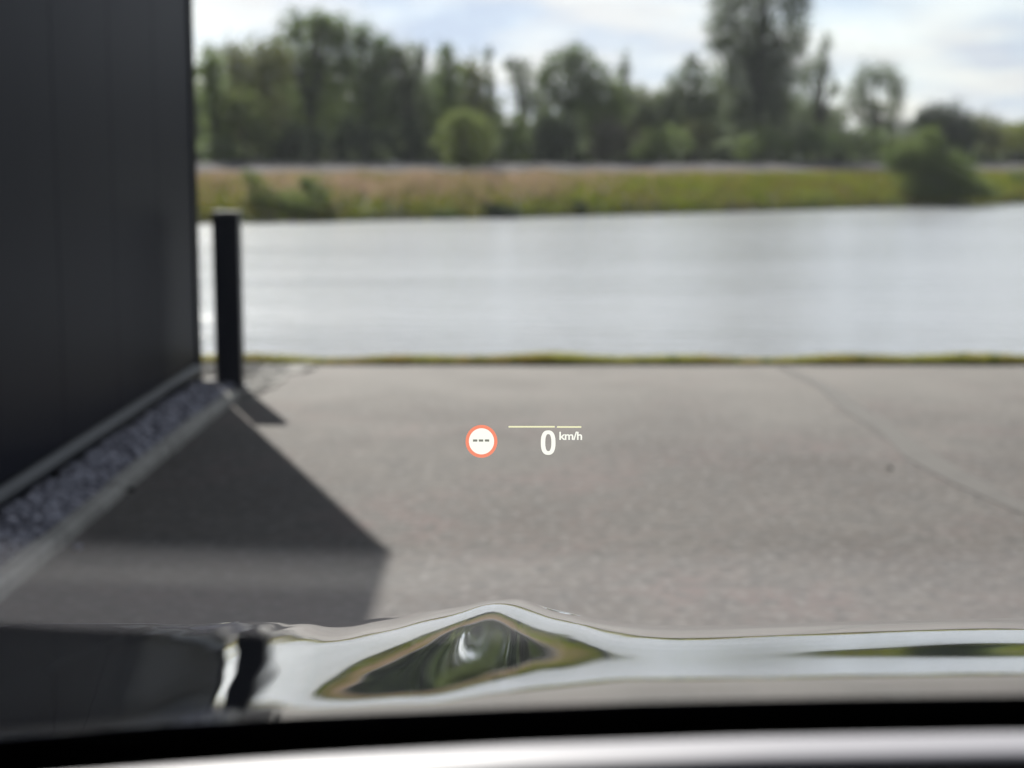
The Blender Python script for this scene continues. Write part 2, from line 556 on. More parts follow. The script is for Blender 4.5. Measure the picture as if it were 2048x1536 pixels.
# ------------------------------------------------------------------ grass
def blades(name, n, posfn, hfn, wfn, m, seed, lean=.35):
    rg = np.random.default_rng(seed)
    P = posfn(rg, n)
    n = len(P)
    h = hfn(rg, P); w = wfn(rg, P)
    a = rg.uniform(0, 6.28, n); l = rg.uniform(0, 6.28, n); lm = rg.uniform(0, lean, n) * h
    dx, dy = np.cos(a) * w, np.sin(a) * w
    tip = P + np.stack([np.cos(l) * lm, np.sin(l) * lm, h], 1)
    mid = P + np.stack([np.cos(l) * lm * .3, np.sin(l) * lm * .3, h * .6], 1)
    D = np.stack([dx, dy, np.zeros(n)], 1)
    V = np.stack([P - D * .5, P + D * .5, mid + D * .5, mid - D * .5, tip], 1).reshape(-1, 3)
    b = np.arange(n)[:, None] * 5
    F = np.concatenate([b + np.array([[0, 1, 2]]), b + np.array([[0, 2, 3]]), b + np.array([[3, 2, 4]])])
    return tag(link(name, from_arrays(name, V, F), m), kind='stuff')


def near_pos(rg, n):
    x = rg.uniform(-3, 7.5, n)
    d = np.abs(rg.normal(0, .075, n))
    dens = .75 + .25 * np.sin(x * 3.1 + np.sin(x * 1.7) * 2) ** 2
    k = rg.uniform(0, 1, n) < dens
    return np.stack([x, 11.24 + d, np.full(n, -.015)], 1)[k]


blades('shore_grass', 60000, near_pos, lambda rg, P: rg.uniform(.025, .085, len(P)) * (1 + .14 * np.sin(P[:, 0] * 2.3 + 1) + .14 * np.sin(P[:, 0] * 6.1)),
       lambda rg, P: rg.uniform(.004, .010, len(P)), M_ng, 21, .8)


def bank_pos(o0, o1, xlo, xhi, keep):
    def fn(rg, n):
        x = rg.uniform(xlo, xhi, n); o = rg.uniform(o0, o1, n)
        k = rg.uniform(0, 1, n) < keep(x, o)
        x, o = x[k], o[k]
        return np.stack([x, np.interp(x, SX, SY) + o, np.interp(o, BO, BZ) - .03], 1)
    return fn


# share of tall dry grass: much on the left, a band at the top on the right
def dry(x, o):
    left = 1 / (1 + np.exp((x - 1.5 - .25 * o) / 1.2))
    wob = .5 + .5 * np.sin(x * .9 + np.sin(x * .37) * 2)
    return np.clip(left * np.clip((o - .8) / 2.5, 0, 1) * (.55 + .6 * wob) + (1 - left) * np.clip((o - 9.5) / 1.5, 0, 1) * (.3 + .6 * wob), 0, 1)


blades('bank_grass', 60000, bank_pos(.25, 12.4, -24, 50, lambda x, o: 1 - .8 * dry(x, o)), lambda rg, P: rg.uniform(.15, .42, len(P)) * np.interp(P[:, 1] - np.interp(P[:, 0], SX, SY), [5, 10, 13], [1, .5, .35]),
       lambda rg, P: rg.uniform(.03, .08, len(P)), M_gg, 22, .6)
blades('dry_grass', 60000, bank_pos(.8, 12.7, -24, 50, dry), lambda rg, P: rg.uniform(.3, .72, len(P)) * (.75 + .3 * np.sin(P[:, 0] * 1.3) ** 2) * np.interp(P[:, 1] - np.interp(P[:, 0], SX, SY), [5, 9.5, 11, 13], [1, .55, .36, .30]),
       lambda rg, P: rg.uniform(.03, .07, len(P)), M_dg, 23, .5)


# ------------------------------------------------------------------ trees and bushes
def crown_arrays(rg, lobes, n_per_area, leaf, clump):
    P, Z = [], []
    for (c, rx, ry, rz) in lobes:
        area = math.pi * rx * rz
        n = max(int(n_per_area * area), 20)
        nc = max(int(n / clump), 4)
        d = rg.normal(size=(nc, 3)); d /= np.linalg.norm(d, axis=1, keepdims=True)
        rad = rg.uniform(.05, 1, (nc, 1)) ** .5 * rg.uniform(.8, 1.12, (nc, 1))
        cc = d * rad
        idx = rg.integers(0, nc, n)
        p = cc[idx] + rg.normal(size=(n, 3)) * .21
        P.append(np.array(c) + p * np.array([rx, ry, rz]))
    P = np.concatenate(P)
    n = len(P)
    u = rg.normal(size=(n, 3)); u /= np.linalg.norm(u, axis=1, keepdims=True)
    v = rg.normal(size=(n, 3)); v -= u * (u * v).sum(1, keepdims=True); v /= np.linalg.norm(v, axis=1, keepdims=True)
    s = (leaf * rg.uniform(.6, 1.4, n))[:, None]
    V = np.stack([P - u * s * .5, P + v * s * .32, P + u * s * .5, P - v * s * .32], 1).reshape(-1, 3)
    F = np.arange(4 * n).reshape(n, 4)
    return V, F


def off_y(px, off):
    """distance from the eye of the strip lying `off` metres behind the far shoreline, in the direction px"""
    a = (px - 1024) / 3200 / math.cos(PITCH)
    Y = 60.
    for _ in range(30):
        Y = .5 * Y + .5 * (shore_y(a * Y) + off)
    return Y


seedc = [100]


def plant(kind, label, cat, lobes_px, off, leafkey, dens=1., leaf=.20, clump=9, group=None, trunk=True, spread=.8):
    seedc[0] += 1
    rg = np.random.default_rng(seedc[0])
    rnd = random.Random(seedc[0])
    pxc = lobes_px[0][0]
    Y = off_y(pxc, off)
    gz = bank_z(off)
    base = at(pxc, 330, Y); base.z = gz
    root = tag(empty(kind, base), label, cat, group)
    lob = []
    for px, py, rx, ry in lobes_px:
        yy = Y + rnd.uniform(-.5, .5) * rx / 3200 * Y
        c = at(px, py, yy)
        sx, sz = rx / 3200 * Y, ry / 3200 * Y
        lob.append(((c.x, c.y, c.z), sx, max(sx, sz) * spread, sz))
    V, F = crown_arrays(rg, lob, 185 * dens * (.22 / leaf) ** 2, leaf, clump)
    V[:, 2] = np.maximum(V[:, 2], gz - .05)
    link('crown' if trunk else 'foliage', from_arrays('crown', V, F), LEAF[leafkey], root)
    # stem and limbs
    top = max(lob, key=lambda l: l[0][2])
    ht = max(top[0][2] - gz, .3)
    r0 = max(.04, min(.2, ht * .026))
    TV, TF = [], []
    cx = sum(l[0][0] for l in lob) / len(lob)
    mid = Vector((base.x * .5 + cx * .5, base.y, gz + ht * .4))
    tv, tf = tube_arrays([base - Vector((0, 0, .1)), Vector((base.x + .03, base.y, gz + ht * .2)), mid, Vector(top[0])], [r0 * 1.25, r0, r0 * .75, r0 * .2])
    TV += tv; TF += tf
    for l in lob:
        for q in range(3 if trunk else 2):
            e = Vector(l[0]) + Vector((rnd.uniform(-.7, .7) * l[1], rnd.uniform(-.7, .7) * l[2], rnd.uniform(-.2, .85) * l[3]))
            s = base.lerp(mid, rnd.uniform(.5, 1.0))
            tv, tf = tube_arrays([s, s.lerp(e, .5) + Vector((0, 0, .08 * ht)), e], [r0 * .5, r0 * .32, r0 * .08], 5)
            b0 = len(TV); TV += tv; TF += [tuple(i + b0 for i in f) for f in tf]
    link('trunk' if trunk else 'stem', from_arrays('trunk', TV, TF, True), M_bark, root)
    return root


G = 'trees in the row behind the far road'
T = lambda *a, **k: plant(a[0], a[1], 'tree', a[2], a[3], a[4], group=G, **k)
T('tree', 'slim pale green tree at the left end of the row, touching the wall corner', [(428, 190, 30, 85), (420, 140, 22, 45), (445, 260, 40, 60)], 24, 'mid')
T('tree', 'olive brown round tree between the wall and the tallest part of the left clump', [(515, 165, 62, 75), (470, 120, 40, 36), (545, 120, 45, 50), (520, 245, 75, 70)], 27, 'olive', leaf=.2)
T('tree', 'broad tall tree forming the highest top of the left clump', [(625, 105, 62, 75), (588, 60, 26, 38), (665, 62, 42, 40), (625, 200, 85, 90), (560, 120, 30, 40), (640, 40, 26, 24)], 29, 'mid', clump=11)
T('tree', 'upright green tree directly right of the highest top of the left clump', [(735, 130, 42, 75), (722, 75, 24, 32), (770, 120, 30, 50), (745, 220, 65, 80), (690, 120, 26, 60)], 28, 'dark')
T('tree', 'mid green tree with a grey bare patch, above the middle of the left clump', [(815, 165, 45, 65), (795, 110, 22, 30), (840, 115, 16, 28), (820, 240, 60, 62)], 26, 'grey', dens=1.1)
T('tree', 'narrow conical tree with a pointed top left of the round bush', [(893, 150, 34, 55), (892, 112, 13, 26), (890, 230, 46, 70)], 25, 'mid')
T('tree', 'rounded tree at the right end of the left clump', [(945, 175, 36, 55), (935, 135, 24, 24), (940, 245, 46, 60)], 27, 'olive')
T('tree', 'thin nearly bare tree in the gap right of the left clump', [(976, 120, 9, 34), (982, 180, 13, 45), (990, 235, 16, 40)], 26, 'grey', dens=.62, leaf=.16, clump=12)
T('tree', 'wispy tree with see-through grey foliage beside the gap', [(1045, 160, 32, 42), (1025, 130, 22, 20), (1060, 205, 34, 36)], 27, 'grey', dens=.62, leaf=.17, clump=16)
T('tree', 'dark dome-topped tree in the middle of the row', [(1145, 122, 42, 38), (1098, 150, 26, 45), (1185, 150, 34, 36), (1150, 190, 60, 42), (1092, 195, 24, 34)], 27, 'dark', clump=11)
T('tree', 'green bushy tree leaning out right of the dark dome-topped tree', [(1205, 195, 52, 48), (1190, 245, 60, 42), (1235, 230, 30, 32)], 25, 'mid')
T('tree', 'feathery thin grey tree standing over the middle shrubs', [(1250, 128, 13, 36), (1240, 175, 22, 40), (1262, 200, 18, 34)], 28, 'grey', dens=.6, leaf=.16, clump=14)
T('tree', 'low spreading tree filling the dip left of the tall tree', [(1290, 235, 44, 40), (1325, 215, 30, 36), (1350, 240, 40, 40)], 29, 'grey', dens=.9)
T('tree', 'grey green tree close against the left side of the tall tree', [(1385, 160, 30, 46), (1352, 180, 26, 36), (1415, 190, 34, 60), (1390, 235, 56, 52), (1382, 118, 14, 16)], 27, 'grey', dens=.85)
T('tree', 'tallest tree of the row, its broad crown cut off by the upper edge', [(1518, 65, 56, 74), (1448, 62, 40, 34), (1468, 112, 42, 40), (1590, 25, 32, 52), (1515, 155, 70, 74), (1510, -40, 70, 60), (1565, -50, 56, 50), (1455, 5, 40, 40), (1594, 84, 28, 28), (1520, 230, 78, 62), (1560, 125, 50, 54), (1520, -110, 50, 40), (1430, 90, 22, 18), (1455, 165, 30, 40), (1480, 215, 40, 50), (1560, 200, 40, 50)], 28, 'grey', dens=.95)
T('tree', 'open tree with side branches just right of the tall tree, sky showing through', [(1640, 135, 28, 38), (1650, 92, 14, 30), (1612, 155, 28, 34), (1612, 215, 26, 38), (1655, 240, 30, 34), (1668, 180, 16, 24)], 27, 'grey', dens=.6, leaf=.18, clump=9)
T('tree', 'airy rounded tree standing alone left of the dark dome bush', [(1752, 150, 46, 34), (1715, 190, 32, 40), (1793, 180, 28, 48), (1745, 225, 34, 34), (1690, 225, 18, 32), (1790, 245, 30, 28)], 27, 'grey', dens=.72, leaf=.18, clump=22)
T('tree', 'small pale green tree in front of the left clump near the wall', [(490, 240, 50, 56), (460, 215, 30, 34), (525, 275, 34, 36)], 22.6, 'light', dens=.9)

GB = 'bushes along the far road'
B = lambda lab, lob, off, key, **k: plant('bush', lab, 'bush', lob, off, key, trunk=False, group=k.pop('group', GB), **k)
B('round pale green bush on the river side of the far road', [(930, 278, 58, 50), (925, 245, 40, 24), (930, 315, 44, 22)], 11.6, 'light', dens=1.3, leaf=.13)
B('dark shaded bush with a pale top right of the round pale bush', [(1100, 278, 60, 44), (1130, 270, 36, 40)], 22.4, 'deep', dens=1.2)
B('pale green bush peeping out between the two round bushes', [(1030, 265, 30, 34), (1035, 295, 34, 22)], 23.4, 'mid')
B('brownish round bush in the middle of the row', [(1225, 278, 50, 42), (1195, 300, 30, 22)], 22.6, 'brown', dens=1.1)
B('dull green bush right of the brownish bush', [(1330, 285, 52, 34), (1290, 300, 30, 20)], 22.8, 'mid')
B('small green bush left of the tall tree foot', [(1395, 278, 40, 40)], 23.2, 'olive')
B('low bush at the foot of the tall tree', [(1545, 285, 40, 32), (1500, 295, 34, 22)], 22.4, 'mid')
B('dark low bush below the open tree with side branches', [(1640, 285, 52, 28), (1600, 292, 34, 22)], 22.8, 'dark')
B('low green bush below the airy tree', [(1730, 285, 50, 28)], 23, 'dark')
B('yellow green bush at the roadside left of the dark dome bush', [(1788, 290, 42, 22)], 22.2, 'yellow')
B('large dark dome-shaped bush at the right', [(1892, 252, 58, 46), (1860, 245, 34, 34), (1925, 275, 34, 34)], 23, 'deep', dens=1.6)
B('bushy green hedge clump right of the dark dome bush', [(1965, 260, 36, 34), (1990, 285, 30, 22)], 24, 'olive')
B('bright yellow green hedge at the right edge', [(2030, 272, 40, 26), (2075, 265, 40, 30)], 23, 'yellow')
T('tree', 'mid height grey green tree filling the clump behind the round pale bush', [(870, 215, 40, 60), (850, 260, 44, 44), (960, 240, 34, 54)], 30, 'grey')
T('tree', 'low olive tree between the dark dome-topped tree and the brownish bush', [(1270, 215, 40, 44), (1240, 250, 40, 36), (1310, 255, 36, 34)], 30, 'olive')
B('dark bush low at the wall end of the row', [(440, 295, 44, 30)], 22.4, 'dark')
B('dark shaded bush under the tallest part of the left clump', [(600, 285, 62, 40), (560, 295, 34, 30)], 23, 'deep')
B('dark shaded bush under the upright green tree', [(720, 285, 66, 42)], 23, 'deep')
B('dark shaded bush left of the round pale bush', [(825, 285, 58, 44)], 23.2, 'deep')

GW = 'bushes on the far river bank'
B('willow bush with drooping pale tops at the water on the right', [(1835, 320, 50, 44), (1800, 315, 36, 30), (1860, 285, 26, 34), (1900, 345, 56, 44), (1920, 375, 56, 34), (1850, 375, 60, 34), (1965, 388, 36, 24), (1900, 395, 90, 18)], 1.4, 'mid', dens=1.3, leaf=.12, group=GW)
B('small bush on the bank at the right edge', [(2040, 365, 26, 30), (2070, 375, 30, 26)], 4, 'mid', leaf=.12, group=GW)
B('broad green bush on the bank beside the bollard', [(555, 406, 60, 32), (515, 385, 22, 36), (600, 414, 46, 28), (500, 352, 14, 18)], 1.6, 'light', leaf=.12, dens=1.2, group=GW)
B('dark upright bush on the bank at the foot of the left grass', [(632, 392, 32, 42), (645, 425, 30, 18), (615, 370, 18, 18)], 1.8, 'mid', leaf=.12, dens=1.2, group=GW)
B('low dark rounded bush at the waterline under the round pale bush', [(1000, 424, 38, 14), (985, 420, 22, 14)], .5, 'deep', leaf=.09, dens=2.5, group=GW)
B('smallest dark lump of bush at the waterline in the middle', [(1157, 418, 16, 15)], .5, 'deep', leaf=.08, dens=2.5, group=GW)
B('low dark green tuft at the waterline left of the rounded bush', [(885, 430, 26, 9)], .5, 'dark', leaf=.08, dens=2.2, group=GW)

# the wood that closes the view low between and behind the trees: one mass
rgw = np.random.default_rng(77)
lob = []
for px in range(-420, 2600, 26):
    Y = off_y(px, 44 + rgw.uniform(-4, 6))
    topy = np.interp(px, [-420, 420, 600, 900, 960, 1010, 1200, 1300, 1420, 1600, 1680, 1780, 1900, 2100, 2600], [120, 140, 130, 165, 200, 232, 195, 195, 185, 200, 245, 248, 248, 245, 230]) + rgw.uniform(-10, 14)
    c = at(px, (topy + 335) / 2, Y)
    rz = (335 - topy) / 2 / 3200 * Y
    lob.append(((c.x, c.y, c.z), 30 / 3200 * Y, 1.5, rz))
for px in range(-420, 2600, 22):
    Y = off_y(px, 30 + rgw.uniform(-1.5, 1.5))
    c = at(px, 312 + rgw.uniform(-6, 6), Y)
    lob.append(((c.x, c.y, c.z), 26 / 3200 * Y, .9, 30 / 3200 * Y))
V, F = crown_arrays(rgw, lob, 95, .40, 12)
V[:, 2] = np.maximum(V[:, 2], 1.45)
tag(link('woodland', from_arrays('woodland', V, F), LEAF['grey']), kind='stuff')

# ------------------------------------------------------------------ thin summer haze over river and bank
def haze():
    m = bpy.data.materials.new('haze_air'); m.use_nodes = True
    n = m.node_tree.nodes
    n.remove(n['Principled BSDF'])
    v = N(n, 'ShaderNodeVolumePrincipled')
    v.inputs['Color'].default_value = (.86, .92, 1.0, 1)
    v.inputs['Density'].default_value = .00027
    v.inputs['Anisotropy'].default_value = .3
    m.node_tree.links.new(v.outputs[0], n['Material Output'].inputs['Volume'])
    tag(box('haze', -6990, 6990, -990, 7990, -2.6, 19.5, m), kind='stuff')


haze()

# ------------------------------------------------------------------ the car we sit in
XC = .37
car = tag(empty('car', (XC, .4, 0)), 'glossy grey car whose long bonnet fills the foreground, seen through its windscreen', 'car')
COEF = np.array([98290,97450,96458,95389,94371,93492,92733,92039,91407,90858,90358,89850,89321,88796,88314,87901,87487,86844,85852,84772,84026,84315,99152,98294,97337,96367,95475,94707,94016,93324,92667,92093,91515,90894,90263,89644,89010,88388,87707,86978,86167,85406,84503,84170,100047,99092,98187,97350,96596,95869,95166,94509,93878,93214,92522,91821,91101,90343,89559,88745,87894,87020,86136,85229,84304,83400,101144,100203,99385,98602,97836,97094,96371,95603,94784,93925,93047,92147,91230,90304,89378,88440,87496,86552,85593,84650,83674,82862,101917,101058,100135,99243,98350,97419,96449,95449,94446,93450,92457,91478,90512,89563,88624,87687,86749,85813,84871,83942,82957,82271,102104,101175,100243,99262,98250,97226,96205,95199,94213,93243,92293,91355,90425,89497,88567,87622,86662,85690,84696,83714,82683,81938,102311,101294,100212,99130,98064,97033,96032,95055,94088,93125,92159,91184,90201,89211,88216,87217,86220,85241,84284,83370,82450,81766,102240,101086,99979,98917,97895,96897,95905,94905,93894,92872,91845,90820,89807,88815,87856,86928,86032,85169,84306,83486,82589,82158,102047,100955,99902,98852,97791,96714,95631,94555,93485,92437,91421,90449,89522,88639,87788,86953,86118,85275,84454,83592,82808,81594,102035,100890,99706,98523,97353,96224,95138,94108,93128,92206,91332,90491,89666,88844,88015,87176,86330,85507,84612,83775,82699,80678,101646,100352,99139,98008,96955,95948,95004,94105,93244,92400,91548,90690,89825,88965,88106,87249,86413,85516,84656,83686,82402,81040,101204,100089,99060,98059,97073,96128,95211,94295,93399,92504,91628,90780,89947,89129,88319,87532,86688,85838,84791,83545,82224,81090,101390,100293,99197,98121,97091,96109,95156,94254,93407,92602,91807,91006,90203,89395,88535,87590,86529,85387,84115,82852,81561,80568,101304,100180,99097,98046,97051,96165,95327,94525,93740,92915,92071,91214,90334,89380,88386,87304,86245,85173,84135,83069,81937,80990,101561,100429,99312,98204,97267,96369,95447,94549,93629,92736,91847,90964,90082,89211,88334,87510,86621,85679,84579,83425,82121,81039,101274,100005,98791,97587,96459,95603,94835,94014,93246,92484,91735,90987,90257,89492,88706,87819,86916,85839,84718,83476,82403,82348,100808,99604,98460,97346,96256,95287,94607,93976,93371,92721,92058,91378,90652,89912,89114,88297,87406,86458,85510,84818,81888,80340,100877,99687,98553,97435,96379,95524,94854,94219,93582,92949,92293,91599,90906,90202,89462,88640,87784,86887,85907,81921,79718,79237,100836,99653,98537,97431,96379,95462,94705,94033,93413,92844,92315,91794,91249,90594,89857,89049,88154,87188,86179,84998,82486,79245,101068,99911,98779,97683,96597,95617,94734,93990,93256,92549,91837,91162,90505,89922,89348,88755,88117,87416,86544,85587,83681,80696,101284,100099,98952,97835,96741,95729,94802,93973,93276,92627,92020,91407,90785,90096,89385,88625,87833,87009,86170,85253,84662,82395,100956,99758,98607,97478,96388,95336,94345,93434,92606,91866,91215,90583,89958,89331,88658,87977,87209,86389,85503,84633,83465,82632,101134,99913,98732,97581,96456,95360,94323,93364,92473,91674,90911,90180,89459,88713,87989,87217,86407,85527,84658,83591,80964,84299,101406,100198,99026,97879,96760,95678,94643,93672,92776,91934,91146,90390,89606,88828,87970,87097,86160,85246,84245,82678,81359,82323,101312,100131,98987,97866,96770,95692,94680,93728,92836,92023,91242,90413,89559,88648,87747,86795,85882,84897,83447,83267,80735,79273,101322,100129,98977,97852,96755,95689,94686,93743,92870,92053,91243,90416,89546,88655,87714,86770,85794,84326,83479,80718,79793,80706,101280,100095,98950,97830,96737,95670,94672,93731,92856,92033,91218,90383,89495,88576,87617,86667,85500,84196,82875,81341,80318,80196,101274,100082,98930,97807,96713,95646,94654,93726,92870,92081,91267,90410,89514,88577,87609,86612,85250,84794,81370,80080,79530,79326,101242,100040,98883,97750,96649,95568,94551,93604,92724,91931,91190,90382,89513,88613,87648,86712,85560,83854,83104,81571,80120,79358,101377,100148,98967,97816,96699,95607,94579,93620,92735,91907,91185,90422,89594,88701,87770,86793,85813,84315,83240,81413,79905,79186,101577,100367,99180,98009,96874,95751,94697,93710,92805,91974,91243,90514,89726,88874,87950,86978,85965,84653,83695,80933,79333,78802,101726,100586,99460,98342,97200,96133,95108,94118,93190,92299,91541,90751,89947,89083,88193,87245,86296,84983,83989,81361,79368,78276,100802,100058,99138,98189,97242,96310,95418,94597,93794,93062,92197,91280,90358,89396,88382,87346,86317,85233,84207,82413,80083,77718,97768,98015,97915,97542,96886,96217,95531,94808,94141,93562,92912,92274,91065,90235,89406,88581,87143,85136,84139,83335,81049,77195], float).reshape(34, 22) * 1e-5


def b3(t):
    t = np.abs(t)
    return np.where(t < 1, 2 / 3 - t * t + t ** 3 / 2, np.where(t < 2, (2 - t) ** 3 / 6, 0))


def hood():
    hx = np.concatenate([np.linspace(-.62, .64, 180), np.linspace(.65, 2 * XC + .62, 72)])
    hu = np.concatenate([[-.11, -.05], np.linspace(0, .93, 130)])

    def zz(xq):
        BX = b3(np.interp(xq, [-.8, -.45, .2, .8], [0, 4, 27, 33.5])[:, None] - np.arange(34)[None])
        BU = b3(np.maximum(hu, 0)[:, None] / .047 - (np.arange(22)[None] - 1))
        return BX @ COEF @ BU.T
    # the far half, past the part we look along, repeats the near half mirrored and eases into it
    far = hx > .645
    Z = zz(np.where(far, 2 * XC - hx, hx))
    # ease out lateral ripple towards the nose
    k = np.exp(-np.linspace(-2, 2, 23) ** 2); k /= k.sum()
    Zs = sum(k[i] * np.pad(Z, ((11, 11), (0, 0)), mode='edge')[i:i + len(hx)] for i in range(23))
    wt = np.clip((hu - .56) / .12, 0, 1)[None] * np.clip((hx - .05) / .06, 0, 1)[:, None]
    Z = Z * (1 - wt) + Zs * wt
    step = zz(np.array([.64])) - zz(np.array([2 * XC - .64]))
    t = np.clip((hx[far] - .64) / .3, 0, 1)
    Z[far] += (1 - t * t * (3 - 2 * t))[:, None] * step
    for j in (0, 1):
        Z[:, j] = Z[:, 2] + hu[j] * (Z[:, 5] - Z[:, 2]) / (hu[5] - hu[2])
    X = np.repeat(hx[:, None], len(hu), 1)
    Yv = 1.02 + .13 * (1 - ((X - XC) / .95) ** 2) + hu[None]
    # nose: rolls over towards the bumper
    for a, dz in ((.05, .07), (.085, .15), (.10, .22)):
        X = np.concatenate([X, X[:, -1:]], 1)
        Yv = np.concatenate([Yv, Yv[:, len(hu) - 1:len(hu)] + a], 1); Z = np.concatenate([Z, Z[:, len(hu) - 1:len(hu)] - dz], 1)
    # outer edges roll down to the sides
    P = np.stack([X, Yv, Z], -1)
    roll = []
    for dx, dz in ((.045, .05), (.035, .03), (.02, .012)):
        e = P[:1].copy(); e[..., 0] -= dx; e[..., 2] -= dz
        roll.append(e)
    roll2 = []
    for dx, dz in ((.02, .012), (.035, .03), (.045, .05)):
        e = P[-1:].copy(); e[..., 0] += dx; e[..., 2] -= dz
        roll2.append(e)
    P = np.concatenate(roll + [P] + roll2, 0)
    a, b = P.shape[:2]
    I = np.arange(a * b).reshape(a, b)
    F = np.stack([I[:-1, :-1], I[1:, :-1], I[1:, 1:], I[:-1, 1:]], -1).reshape(-1, 4)
    link('bonnet', from_arrays('bonnet', P.reshape(-1, 3), F, True), M_paint, car)
    return P


HP = hood()
EDGE = .665 + XC                              # half width of the body measured from the middle
HALF = XC + .665

box('cowl_panel', XC - .86, XC + .86, .952, 1.20, .80, .955, M_black, car, .01, 1)
box('engine_cover', XC - .80, XC + .80, 1.21, 1.93, .28, .62, M_black, car, .02, 1)

# windscreen: a plane raked at 30 degrees
GB_Y, GB_Z, RAKE = 1.10, .97, math.tan(R(30))


def gz_(Y):
    return GB_Z + (GB_Y - Y) * RAKE


V = [(XC - .80, GB_Y, GB_Z), (XC + .80, GB_Y, GB_Z), (XC + .66, .10, gz_(.10)), (XC - .66, .10, gz_(.10))]
wind = link('windscreen', from_arrays('windscreen', V, [(0, 1, 2, 3)]), M_glass, car)
# frit band printed along the lower edge of the glass
fx = [-200, 0, 300, 600, 1000, 1300, 1700, 2048, 2300, 2560]
fy = [1490, 1468, 1440, 1420, 1402, 1390, 1381, 1376, 1375, 1375]
pts = []
for px in np.arange(-400, 2570, 60):
    d = ray(px, float(np.interp(px, fx, fy)))
    # meet the glass plane
    k = (GB_Z + GB_Y * RAKE - EYE) / (d[2] + RAKE * d[1])
    pts.append(Vector((k * d[0], k * d[1], EYE + k * d[2] - .004)))
pts = [q for q in pts if q.x < XC]
pts = pts + [Vector((2 * XC - q.x, q.y, q.z)) for q in pts[::-1]]
V, F = [], []
for q in pts:
    V += [q, Vector((q.x, GB_Y + .0, GB_Z - .004))]
F = [(2 * i, 2 * i + 1, 2 * i + 3, 2 * i + 2) for i in range(len(pts) - 1)]
link('frit_band', from_arrays('frit_band', V, F), M_black, wind)

# dashboard: extruded section, silver trim along its crest
sec = [(.66, .80), (.64, 1.0), (.655, 1.05), (.68, 1.06), (.80, 1.04), (.93, .985), (.94, .90), (.94, .70)]


def extr(name, sec, x0, x1, m, parent, nx=9, arc=0.):
    V = []
    for i in range(nx):
        x = x0 + (x1 - x0) * i / (nx - 1)
        for yv, zv in sec:
            V.append((x, yv, zv + arc * (1 - ((x - XC) / .6) ** 2)))
    n = len(sec)
    F = [(i * n + k, i * n + (k + 1) % n, (i + 1) * n + (k + 1) % n, (i + 1) * n + k) for i in range(nx - 1) for k in range(n)]
    me = from_arrays(name, V, F)
    bm = bmesh.new(); bm.from_mesh(me)
    bmesh.ops.holes_fill(bm, edges=[e for e in bm.edges if e.is_boundary])
    bmesh.ops.recalc_face_normals(bm, faces=bm.faces[:])
    bm.to_mesh(me); bm.free()
    return link(name, me, m, parent)


dash = extr('dashboard', sec, XC - .72, XC + .72, M_dash, car)
# raised silver ledge along the crest, black cowl under it, its far side rolling down towards the glass
tx = [-400, 0, 300, 600, 1024, 1500, 2048, 2560]
ty = [1618, 1576, 1553, 1532, 1509, 1493, 1483, 1480]
TP = []
for px in np.arange(-400, 2561, 80):
    TP.append(at(px, float(np.interp(px, tx, ty)), float(np.interp(px, [-400, 450, 2048, 2560], [.785, .775, .755, .753]))))
TP = [q for q in TP if q.x < XC]
TP = TP + [Vector((2 * XC - q.x, q.y, q.z)) for q in TP[::-1]]


def along(name, offs, m, closed=True):
    V = [q + Vector((0, dy, dz)) for q in TP for dy, dz in offs]
    n = len(offs)
    F = [(i * n + k, i * n + (k + 1) % n, (i + 1) * n + (k + 1) % n, (i + 1) * n + k) for i in range(len(TP) - 1) for k in range(n if closed else n - 1)]
    return link(name, from_arrays(name, V, F), m, dash)


along('trim_strip', [(-.0130, -.005), (-.0155, -.003), (-.0150, -.001), (-.012, .0), (.006, .0), (.013, -.0006), (.020, -.0025), (.028, -.0058), (.038, -.0105), (.055, -.0185),
                    (.090, -.036), (.090, -.05), (.02, -.03)], M_silver)
for p in bpy.data.objects['trim_strip'].data.polygons:
    p.use_smooth = True
along('cowl', [(-.0125, -.0055), (.010, -.0055), (.0135, -.07), (-.03, -.09)], M_dash)

# body around: pillars, roof, sides, bumper, lamps, wheels
for s in (-1, 1):
    xa = XC + s * .82; xb = XC + s * .68
    V, F = tube_arrays([(xa, 1.12, .96), (XC + s * .75, .6, 1.27), (xb, .08, 1.57), (XC + s * .66, -.15, 1.62)], [.045, .045, .045, .04], 8)
    link('pillar', from_arrays('pillar', V, F, True), M_paint, car)
    xs_ = XC + s * (HALF - .015)
    # flank with wheel arches cut in its lower edge
    xo = XC + s * (HALF + .06)
    top = [(2.0, .68), (1.5, .80), (1.05, .93), (.4, .98), (-.6, 1.0), (-1.6, 1.0), (-2.2, .95)]
    low = []
    for yv in np.linspace(2.05, -2.3, 88):
        z = .25
        for cy in (1.45, -1.45):
            if abs(yv - cy) < .42:
                z = max(z, .36 + math.sqrt(max(.42 ** 2 - (yv - cy) ** 2, 0)) * .95)
        low.append((yv, z))
    V, F = [], []
    for yv, z in low:
        zt = float(np.interp(-yv, [-q[0] for q in top], [q[1] for q in top]))
        for fr, inx in ((0, .0), (.25, .0), (.7, .012), (1, .10)):
            V.append((xo - s * inx, yv, z + (zt - z) * fr))
    F = [(i * 4 + k, i * 4 + k + 1, (i + 1) * 4 + k + 1, (i + 1) * 4 + k) for i in range(len(low) - 1) for k in range(3)]
    link('side_panel', from_arrays('side_panel', V, F, True), M_paint, car)
    box('mirror', XC + s * 1.17 - .1, XC + s * 1.17 + .1, .62, .72, 1.02, 1.17, M_black, car, .03)
    box('headlight', XC + s * .78 - .17, XC + s * .78 + .17, 2.03, 2.10, .56, .66, M_lens, car, .02)
box('roof', XC - .64, XC + .64, -2.0, .06, 1.60, 1.65, M_paint, car, .02)
